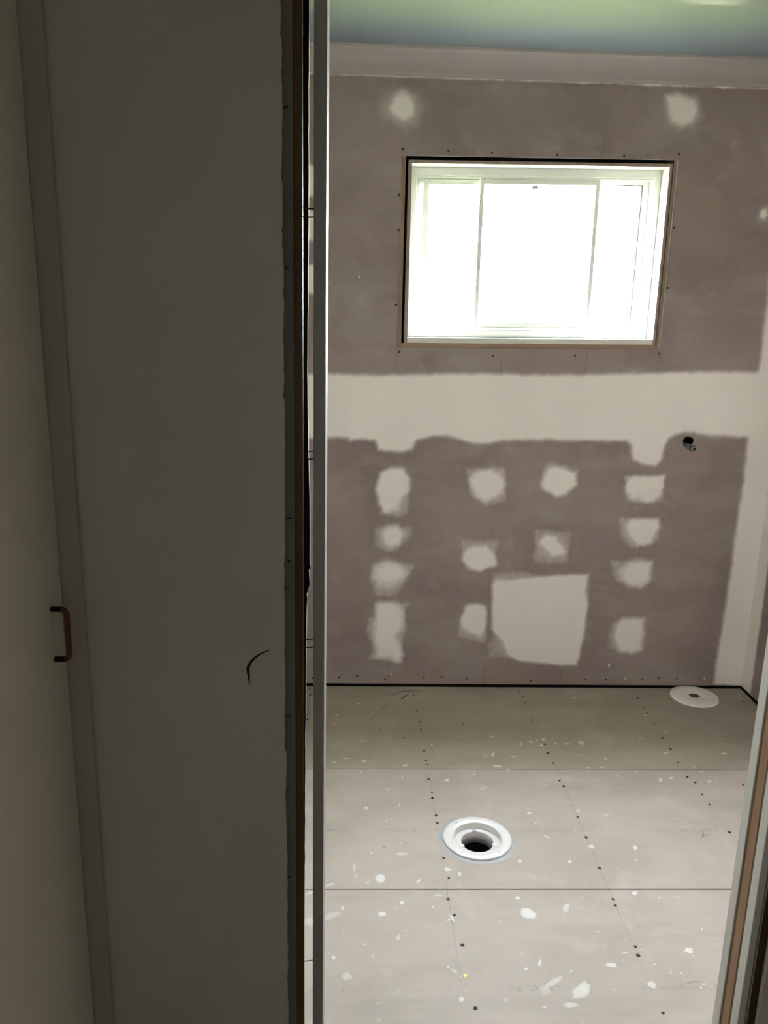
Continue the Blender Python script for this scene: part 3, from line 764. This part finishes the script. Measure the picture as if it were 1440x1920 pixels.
top = [(-0.3 + 0.03 * i, 2.309 - 0.0005 - 0.005 * max(0, noise.noise((i * 0.35, 2, 7))) * (1 + 1.6 * (i > 28))) for i in range(64)]
compound('plaster_band', fringe[::-1] + top, None, 0.0035, 0.003, 0, wb, 0.005, on_back, 0.0008, jag=0.003)['label'] = 'thin ragged white edge below the cornice'
bm = bmesh.new()
for x, z in WALL_SCREWS:
    r = 0.0036
    n0 = len(bm.verts)
    lathe(bm, [(0.0001, 0.0004), (r * 0.6, 0.0005), (r, 0.0010), (r * 1.2, 0.0002)], 0, 0, 8)
    bm.verts.ensure_lookup_table()
    for v in bm.verts[n0:]:
        v.co = Vector((x + v.co.x, YB - v.co.z, z + v.co.y))
obj('screw_head', bm, 'screw', wb)['kind'] = 'stuff'
bm = bmesh.new()
for i, (x, z) in enumerate(WALL_SPECKS):
    n0 = len(bm.verts)
    lathe(bm, [(0.0001, 0.0011), (0.003, 0.0009), (0.0045, 0.0002)], 0, 0, 7)
    bm.verts.ensure_lookup_table()
    for v in bm.verts[n0:]:
        v.co = Vector((x + v.co.x * (0.7 + 0.3 * (i % 2)), YB - v.co.z, z + v.co.y * (1 + (i == 3))))
obj('plaster_speck', bm, 'core', wb)['kind'] = 'stuff'

# ---- right and left bathroom walls
w_ = [(1.47, 1.905), (1.49, 1.91), (1.50, 1.885), (1.485, 1.872), (1.468, 1.882)]
compound('plaster_patch', w_, [(1.455, 1.925), (1.51, 1.925), (1.515, 1.86), (1.46, 1.86)], 0.005, 0.006, 0.2, wb, 0.005, on_back)
wr = struct(obj('wall_right', bx(XR + 0.02, XR + 0.09, 1.2, 3.25, -0.05, 2.5), 'paper'), 'right bathroom wall of pink plasterboard with a white corner strip', 'wall')
obj('plasterboard_sheet', plate(rect(1.345, YB, 0.0125, CEIL + .01), [], 'x', XR, XR + 0.010, 0, 0, 1), ['board', 'core'], wr)
obj('gap_shade', bx(XR - 0.0015, XR + 0.019, 1.345, YB - 0.002, -0.0225, -0.0195), 'paper', wr)  # same black strip for the shaded gap along the right wall
compound('plaster_band', [(YB + 0.06, 0.0), (YB + 0.06, CEIL), (3.040, CEIL), (3.046, 1.9), (3.040, 1.3), (3.048, 0.7), (3.044, 0.0)], None, 0.006, 0.006, 0, wr, 0.010,
         lambda u, v, h: (XR - h, min(u, YB - 0.0012), min(max(v, 0.0127), CEIL - 0.07)), 0.0012)['label'] = 'white jointing strip down the corner'
compound('plaster_band', [(1.5, 1.28), (3.05, 1.28), (3.05, 1.03), (1.5, 1.03)], None, 0.008, 0.008, 0, wr, 0.02, lambda u, v, h: (XR - h, u, v), 0.0012)['label'] = 'white jointing band along the sheet joint'
wl = struct(obj('wall_left', bx(XL - 0.08, XL - 0.01, 1.2, 3.25, -0.05, 2.5), 'paper'), 'left bathroom wall, out of view, made white to bounce light', 'wall')
obj('plasterboard_sheet', plate(rect(1.345, YB, 0.011, CEIL + .01), [], 'x', XL - 0.01, XL, 0, 0, 1), ['bathwhite', 'core'], wl)

# ---- ceilings
struct(obj('ceiling', bx(-1.25, 1.95, 1.29, 3.36, CEIL, CEIL + 0.12), 'ceil'), 'pale blue green bathroom ceiling', 'ceiling')
struct(obj('ceiling_hall', bx(-1.25, 1.95, -2.4, 1.29, CEIL, CEIL + 0.12), 'ceilw'), 'white hallway ceiling, out of view', 'ceiling')

# ---- cornice: coved strips in the ceiling angle
def cove(n=10):
    p = [(0.0, -0.0775), (0.007, -0.0775), (0.0105, -0.0705)]
    for i in range(n + 1):
        a = math.pi - i * (math.pi / 2) / n
        p.append((0.070 + 0.0585 * math.cos(a), -0.0685 + 0.0585 * math.sin(a)))
    return p + [(0.0735, -0.0085), (0.0745, 0.0), (0.0, 0.0)]
def cornice(name, place, t0, t1, lab):
    bm = bmesh.new()
    pr = cove()
    a = [bm.verts.new(place(t0, d, CEIL + z)) for d, z in pr]
    b = [bm.verts.new(place(t1, d, CEIL + z)) for d, z in pr]
    for i in range(len(pr)):
        j = (i + 1) % len(pr)
        bm.faces.new([a[i], a[j], b[j], b[i]])
    bm.faces.new(a); bm.faces.new(b[::-1])
    struct(obj(name, bm, 'cornice'), lab, 'cornice')
cornice('trim_1', lambda t, d, z: (t, YB - d, z), XL, XR, 'coved plaster cornice above the back wall')
cornice('trim_2', lambda t, d, z: (XR - d, t, z), 1.345, YB, 'coved plaster cornice above the right wall')
cornice('trim_3', lambda t, d, z: (XL + d, t, z), 1.345, YB, 'coved plaster cornice above the left wall')

# ---- front wall between hall and bathroom, with the unfinished doorway
wf = struct(obj('wall_front', bx(-0.95, 1.9, YF + 0.012, 1.328, 2.065, 2.5), 'stud_h'), 'unfinished wall between dark hall and bathroom, its edge torn open beside the doorway', 'wall')
hl = sorted(HALL_EDGE, key=lambda p: p[1])
edge = []
for (x0, z0), (x1, z1) in zip(hl, hl[1:]):
    for q in range(12):
        t = q / 12
        z = z0 + (z1 - z0) * t
        edge.append((x0 + (x1 - x0) * t + 0.0016 * noise.noise((z * 45, 0, 3)) + 0.0016 * noise.noise((z * 130, 1, 3)) - 0.004 * max(0, noise.noise((z * 38, 6, 3)) - 0.28), z))
outer = [(-0.80, 0.0), (edge[0][0], 0.0)] + edge + [(edge[-1][0], CEIL), (-0.80, CEIL)]
hs = obj('plasterboard_sheet', plate(outer, [], 'y', YF, YF + 0.010, 0, 0, 1), ['hall', 'core'], wf)
hs['label'] = 'white painted hall sheet with torn right edge, in shadow'
rb = random.Random(5)
bm = bmesh.new()
n = len(SCUFF)
wd = [0.0008, 0.0016, 0.0020, 0.0024, 0.0026, 0.0025, 0.0020, 0.0008]
tube(bm, [(x, YF - 0.0005, z) for x, z in SCUFF], wd, 6)
for v in bm.verts:
    v.co.y = YF - 0.0004 + (v.co.y - YF + 0.0005) * 0.25
obj('scuff_mark', bm, 'rubber', hs)['label'] = 'black curved scuff mark'
# bare strip where the old architrave was pulled off
obj('bare_strip', bx(-0.150, -0.0935, YF + 0.0105, YF + 0.016, 0.0, 2.33), 'strip', wf)['label'] = 'grey bare strip with nail holes'
bm = bmesh.new()
for z in (2.0, 1.79, 1.575, 1.38, 1.20, 1.13, 1.085, 0.86, 0.72, 0.55):
    x = -0.105 + rb.uniform(-0.006, 0.004)
    a = rb.uniform(-0.6, 0.6)
    c0, s0 = math.cos(a) * 0.0035, math.sin(a) * 0.0035
    tube(bm, [(x - c0, YF + 0.0102, z - s0), (x + c0, YF + 0.0102, z + s0)], 0.0011, 6)
obj('nail_hole', bm, 'dark', wf)['kind'] = 'stuff'
obj('stud', bx(-0.150, -0.0808, YF + 0.0165, YF + 0.036, 0.0, 2.064, 0.001), 'oldwood', wf)['label'] = 'dark brown timber stud beside the doorway gap'
te = sorted(TORN_EDGE, key=lambda p: p[1])
edge = []
for (x0, z0), (x1, z1) in zip(te, te[1:]):
    m = max(2, int((z1 - z0) / 0.02))
    for q in range(m):
        t = q / m
        z = z0 + (z1 - z0) * t
        edge.append((x0 + (x1 - x0) * t + 0.0007 * noise.noise((z * 50, 4, 3)), z))
outer = [(XL - 0.05, 0.0), (edge[0][0], 0.0)] + edge + [(edge[-1][0], CEIL), (XL - 0.05, CEIL)]
o = obj('plasterboard_sheet', plate(outer, [], 'y', 1.325, 1.335, 0, 1, 2), ['paper', 'bathwhite', 'core'], wf)  # cavity face coloured black, the shade inside the wall is painted
o['label'] = 'bathroom-side sheet, back coloured black for cavity shade, with torn edge'
obj('plasterboard_sheet', plate(rect(0.7585, XR + 0.05, 0.0, CEIL), [], 'y', 1.330, 1.340, 0, 1, 2), ['paper', 'bathwhite', 'core'], wf)  # cavity face black here too, shade put into the colour
obj('plasterboard_sheet', plate(rect(-0.07, 0.7585, 2.065, CEIL), [], 'y', 1.330, 1.340, 0, 0, 1), ['bathwhite', 'core'], wf)
obj('plasterboard_sheet', plate(rect(0.7665, 1.1, 0.0, CEIL), [], 'y', YF, YF + 0.010, 0, 0, 1), ['hall', 'core'], wf)
obj('plasterboard_sheet', plate(rect(-0.10, 0.7665, 2.065, CEIL), [], 'y', YF, YF + 0.010, 0, 0, 1), ['hall', 'core'], wf)
obj('stud', bx(0.83, 0.90, YF + 0.011, YF + 0.042, 0.0, 2.064), 'paper', wf)

# ---- sliding-door frame in the opening
dj = empty('door_1', (0.34, 1.28, 0.0))
struct(dj, 'unfinished cavity sliding door frame between hall and bathroom', 'door frame')
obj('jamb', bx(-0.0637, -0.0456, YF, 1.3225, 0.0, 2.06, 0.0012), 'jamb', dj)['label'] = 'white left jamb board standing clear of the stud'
obj('jamb', bx(0.7365, 0.7565, 1.314, 1.3395, 0.0, 2.06, 0.001), 'white', dj)['label'] = 'white right jamb half on the bathroom side'
obj('jamb', bx(0.7360, 0.7495, 1.2485, 1.274, 0.0, 2.06, 0.001), 'white', dj)['label'] = 'white right jamb half on the hall side'
obj('door_leaf', bx(0.7385, 1.05, 1.2835, 1.3095, 0.012, 2.05, 0.001), 'doorwood', dj)['label'] = 'brown timber edge of the sliding door inside its pocket'
obj('edge_strip', bx(0.7512, 0.7528, 1.2475, 1.262, 0.0, 2.06), 'alu', dj)['label'] = 'thin grey metal edge strip'
obj('head_jamb', bx(-0.0637, 0.7565, YF + 0.001, 1.339, 2.0605, 2.0645), 'white', dj)
for z, dz in ((1.660, 0.001), (1.649, 0.0), (1.303, -0.0015), (1.2905, -0.0015), (0.9875, -0.0015), (0.973, -0.001)):
    bm = bmesh.new()
    tube(bm, [(-0.090, 1.272, z + dz * 2), (-0.075, 1.272, z + dz), (-0.058, 1.272, z)], 0.0011, 6)
    obj('nail', bm, 'nail', dj)

# ---- hallway shell behind the photographer
struct(obj('wall_hall_right', bx(0.95, 1.02, -2.3, YF, -0.05, 2.45), 'hall'), 'right hallway wall, out of view', 'wall')
struct(obj('wall_hall_rear', bx(-1.1, 1.02, -2.35, -2.25, -0.05, 2.45), 'hall'), 'rear hallway wall behind the camera', 'wall')
struct(obj('wall_hall_left', bx(-1.2, -1.10, -2.35, 3.3, -0.05, 2.45), 'hall'), 'left hallway wall behind the cupboard', 'wall')
struct(obj('floor_hall', bx(-1.2, 1.1, -2.35, 1.295, -0.03, -0.001), 'subfloor'), 'dark hallway floor, out of view', 'floor')

# ---- window
win = empty('window_1', (0.655, 3.20, 1.398))
struct(win, 'white aluminium sliding window blown out by daylight', 'window')
def liner(name, x0, x1, z0, z1, mt=('pinkwood', 'reveal')):
    bm = tilt(bx(x0, x1, YB + 0.004, 3.235, z0, z1))
    for f in bm.faces:
        f.normal_update()
        f.material_index = 0 if f.calc_center_median().y < YB + 0.006 else 1
    return obj(name, bm, list(mt), win)
liner('reveal_board', 0.1770, 0.1885, 1.4060, 2.0465)['label'] = 'timber window lining with raw front edge'
liner('reveal_board', 1.1195, 1.1305, 1.4060, 2.0465)
liner('reveal_board', 0.1887, 1.1193, 2.0355, 2.0465)
liner('sill_board', 0.1887, 1.1193, 1.4065, 1.4255, ('whiteold', 'reveal'))['label'] = 'worn white window sill board'
x0, x1, z0, z1 = 0.1890, 1.1190, 1.4258, 2.0352
# outer aluminium frame, stepped
bm = bmesh.new()
for (a, b, c, d, e, f) in ((x0, x0 + 0.024, 3.209, 3.285, z0, z1), (x1 - 0.024, x1, 3.209, 3.285, z0, z1),
                           (x0 + 0.024, x1 - 0.024, 3.209, 3.285, z1 - 0.028, z1), (x0 + 0.024, x1 - 0.024, 3.209, 3.285, z0, z0 + 0.026),
                           (x0 + 0.024, x0 + 0.050, 3.262, 3.285, z0 + 0.026, z1 - 0.028), (x1 - 0.050, x1 - 0.024, 3.262, 3.285, z0 + 0.026, z1 - 0.028),
                           (x0 + 0.05, x1 - 0.05, 3.262, 3.285, z1 - 0.046, z1 - 0.028), (x0 + 0.05, x1 - 0.05, 3.262, 3.285, z0 + 0.026, z0 + 0.048)):
    box(bm, a, b, c, d, e, f, 0.0012)
fr = obj('window_frame', tilt(bm), 'alu', win)
bm = bmesh.new()
box(bm, x0 + .05, x1 - .05, 3.2595, 3.2615, z1 - 0.0500, z1 - 0.0462)
box(bm, x1 - .0550, x1 - .0502, 3.2575, 3.2615, z0 + .05, z1 - 0.0487)
box(bm, x0 + .05, x1 - .05, 3.2595, 3.2615, z0 + 0.0482, z0 + 0.0500)
obj('gasket', tilt(bm), 'gasket', win)
for zz, hh in ((z0 + 0.0262, 0.009), (z1 - 0.0282 - 0.006, 0.006)):
    for yy in (3.2115, 3.235, 3.2585):
        obj('track', tilt(bx(x0 + 0.0245, x1 - 0.0245, yy, yy + 0.002, zz, zz + hh)), 'alu', win)
def sash(name, a, b, ya, yb, za, zb, st, rl):
    bm = bmesh.new()
    box(bm, a, a + st, ya, yb, za, zb, 0.001)
    box(bm, b - st, b, ya, yb, za, zb, 0.001)
    box(bm, a + st, b - st, ya, yb, zb - rl, zb, 0.001)
    box(bm, a + st, b - st, ya, yb, za, za + rl, 0.001)
    s = obj(name, tilt(bm), 'alu', win)
    obj('pane', tilt(bx(a + st, b - st, (ya + yb) / 2 - 0.0015, (ya + yb) / 2 + 0.0015, za + rl, zb - rl)), 'glass', s)
    return s
sash('fixed_sash', x0 + 0.0505, 0.668, 3.241, 3.2575, z0 + 0.0365, z1 - 0.0355, 0.022, 0.018)['label'] = 'fixed left sash'
s = sash('sliding_sash', 0.448, 0.896, 3.2175, 3.2340, z0 + 0.0365, z1 - 0.0325, 0.016, 0.021)
s['label'] = 'sliding sash pushed partly open to the left'
obj('latch', tilt(bx(0.64, 0.665, 3.2105, 3.2172, 1.966, 1.976, 0.002)), 'sealant', s)

# ---- outside: path and lawn
struct(obj('ground', bx(-40, 40, 3.26, 60, -0.75, -0.6), 'lawn'), 'lawn and concrete path outside the window', 'ground')

# ================================================================ THINGS
# ---- built-in cupboard along the left of the hall
cb = empty('cupboard', (-0.4533, 1.0, 0.0))
thing(cb, 'cream painted built-in cupboard at the left edge, with a bronze pull handle', 'cupboard')
obj('carcass', bx(-0.98, -0.477, -0.45, 1.228, 0.0, 2.37), 'cup', cb)
obj('frame_stile', bx(-0.4766, -0.4222, 1.2240, 1.2325, 0.0, 2.37, 0.001), 'stile', cb)
dr = obj('door', bx(-0.4755, -0.4533, 0.62, 1.2215, 0.06, 2.33, 0.0015), 'cup', cb)
obj('door', bx(-0.4755, -0.4533, -0.44, 0.616, 0.06, 2.33, 0.0015), 'cup', cb)
bm = bmesh.new()
za, zb, yh, pr_, rr = 0.9915, 1.0725, 1.1747, 0.0225, 0.009
path = [(-0.4538, yh, za), (-0.4533 + pr_ - rr, yh, za)]
for i in range(1, 6):
    a = i / 6 * math.pi / 2
    path.append((-0.4533 + pr_ - rr + rr * math.sin(a), yh, za + rr - rr * math.cos(a)))
path.append((-0.4533 + pr_, yh, za + rr))
path.append((-0.4533 + pr_, yh, zb - rr))
for i in range(1, 6):
    a = i / 6 * math.pi / 2
    path.append((-0.4533 + pr_ - rr + rr * math.cos(a), yh, zb - rr + rr * math.sin(a)))
path += [(-0.4533 + pr_ - rr, yh, zb), (-0.4538, yh, zb)]
tube(bm, path, 0.0043, 12)
bm.faces.ensure_lookup_table()
for f in bm.faces:
    f.material_index = 1 if f.calc_center_median().x < -0.4533 + pr_ - rr * 0.8 else 0
hd = obj('handle', bm, ['bronze', 'nail'], dr, smooth=True)
hd['label'] = 'bronze D-shaped pull handle'

# ---- floor waste in the middle of the floor
fd = empty('floor_drain', (DX, DY, 0.0))
thing(fd, 'round white plastic floor waste flange with open black hole, mid floor', 'drain')
bm = bmesh.new()
n = 56
prof = [(0.086, -0.012), (0.1005, 0.0005), (0.1025, 0.003), (0.1015, 0.0055), (0.099, 0.0068), (0.0715, 0.0068), (0.0700, 0.0055), (0.0685, -0.0085), (0.0675, -0.0092), (0.0490, -0.0092), (0.0478, -0.0102), (0.0472, -0.046), (0.051, -0.046), (0.051, -0.018), (0.078, -0.016)]
rows = lathe(bm, prof, DX, DY, n)
for i in range(n):                                  # flange rim is unevenly trimmed and smeared
    w = 1 + 0.016 * noise.noise((math.cos(2 * math.pi * i / n) * 2.2, math.sin(2 * math.pi * i / n) * 2.2, 4))
    for r in rows[1:5]:
        r[i].co.x = DX + (r[i].co.x - DX) * w
        r[i].co.y = DY + (r[i].co.y - DY) * w
obj('flange', bm, 'pvc', fd, smooth=True)
bm = bmesh.new()
o_, i_ = [], []
for i in range(64):
    a = 2 * math.pi * i / 64
    r = 0.111 + 0.008 * noise.noise((math.cos(a) * 2, math.sin(a) * 2, 1)) + (0.004 if math.sin(a) < -0.2 or math.cos(a) < -0.3 else -0.001)
    o_.append(bm.verts.new((DX + r * math.cos(a), DY + r * math.sin(a), 0.0003)))
    i_.append(bm.verts.new((DX + 0.1000 * math.cos(a), DY + 0.1000 * math.sin(a), 0.0022)))
for i in range(64):
    j = (i + 1) % 64
    bm.faces.new([o_[i], o_[j], i_[j], i_[i]])
obj('sealant_ring', bm, 'sealant', fd, smooth=True)['label'] = 'smeared blue grey sealant ring'
for a in (math.radians(92), math.radians(205), math.radians(-18)):
    bm = bx(-0.005, 0.005, 0.0455, 0.057, -0.0091, -0.0070, 0.0006)
    bm.transform(Matrix.Translation((DX, DY, 0)) @ Matrix.Rotation(a - math.pi / 2, 4, 'Z'))
    obj('lug', bm, 'sealant' if a > 1 and a < 2 else 'pvcdull', fd)
for a in (128, 232, -52):
    a = math.radians(a)
    bm = bmesh.new()
    lathe(bm, [(0.0001, 0.0078), (0.0022, 0.0076), (0.0032, 0.0066)], DX + 0.089 * math.cos(a), DY + 0.089 * math.sin(a), 10)
    obj('screw', bm, 'sealant', fd)
bm = bmesh.new()
lathe(bm, [(0.0515, -0.02), (0.0525, -0.02), (0.0525, -0.30), (0.0001, -0.30)], DX, DY, 32)
obj('waste_pipe', bm, 'dark', fd)

# ---- second flange in the far corner
fc = empty('floor_flange', (EX, EY, 0.0))
thing(fc, 'flat cream plastic pipe flange on the floor in the far right corner', 'flange')
bm = bmesh.new()
prof = [(0.0225, -0.001), (0.0222, 0.0066), (0.0232, 0.0072), (0.09, 0.0058), (0.0945, 0.0045), (0.0955, 0.0005), (0.0955, 0.0001)]
rows = lathe(bm, prof, EX, EY, 48)
for i in range(48):
    w = 1 + 0.02 * noise.noise((math.cos(2 * math.pi * i / 48) * 2.2, math.sin(2 * math.pi * i / 48) * 2.2, 8))
    for r in rows[3:]:
        r[i].co.x = EX + (r[i].co.x - EX) * w
        r[i].co.y = EY + (r[i].co.y - EY) * w
obj('disc', bm, 'pvcdull', fc, smooth=True)
bm = bmesh.new()
lathe(bm, [(0.0223, 0.0045), (0.0217, 0.0045), (0.0215, -0.055), (0.0001, -0.055)], EX, EY, 24)
obj('pipe', bm, 'greypipe', fc, smooth=True)['label'] = 'dark grey pipe inside the flange hole'

# ---- water pipe stub in the back wall
pb = (1.2965, YB, 1.0275)
wp = empty('water_pipe', pb)
thing(wp, 'short tarnished water pipe stub sticking out of a dark hole in the back wall', 'pipe')
def ytube(pr, n=16):
    bm = bmesh.new()
    rows = []
    for r, y in pr:
        rows.append([bm.verts.new((pb[0] + r * math.cos(2 * math.pi * i / n), y, pb[2] + r * math.sin(2 * math.pi * i / n))) for i in range(n)])
    for a, b in zip(rows, rows[1:]):
        for i in range(n):
            bm.faces.new([a[i], a[(i + 1) % n], b[(i + 1) % n], b[i]])
    bm.faces.new(rows[0])
    bm.faces.new(rows[-1])
    return bm
y0 = YB
obj('hex_nut', ytube([(0.0112, y0 + 0.012), (0.0118, y0 + 0.010), (0.0118, y0 - 0.030), (0.0106, y0 - 0.032)], 6), 'brass', wp)
obj('pipe', ytube([(0.0098, y0 + 0.07), (0.0098, y0 - 0.050), (0.0092, y0 - 0.052)]), 'brass', wp, smooth=False)
obj('seal_ring', ytube([(0.0095, y0 - 0.0505), (0.0118, y0 - 0.051), (0.0118, y0 - 0.0555), (0.0095, y0 - 0.056)]), 'rubber', wp)
obj('threaded_end', ytube([(0.0090, y0 - 0.055), (0.0094, y0 - 0.058), (0.0087, y0 - 0.060), (0.0094, y0 - 0.062), (0.0087, y0 - 0.064), (0.0094, y0 - 0.066), (0.0088, y0 - 0.0685), (0.0064, y0 - 0.0685), (0.0062, y0 - 0.056)]), 'brass', wp)
obj('bore', ytube([(0.0061, y0 - 0.0645), (0.0061, y0 - 0.064)], 12), 'dark', wp)
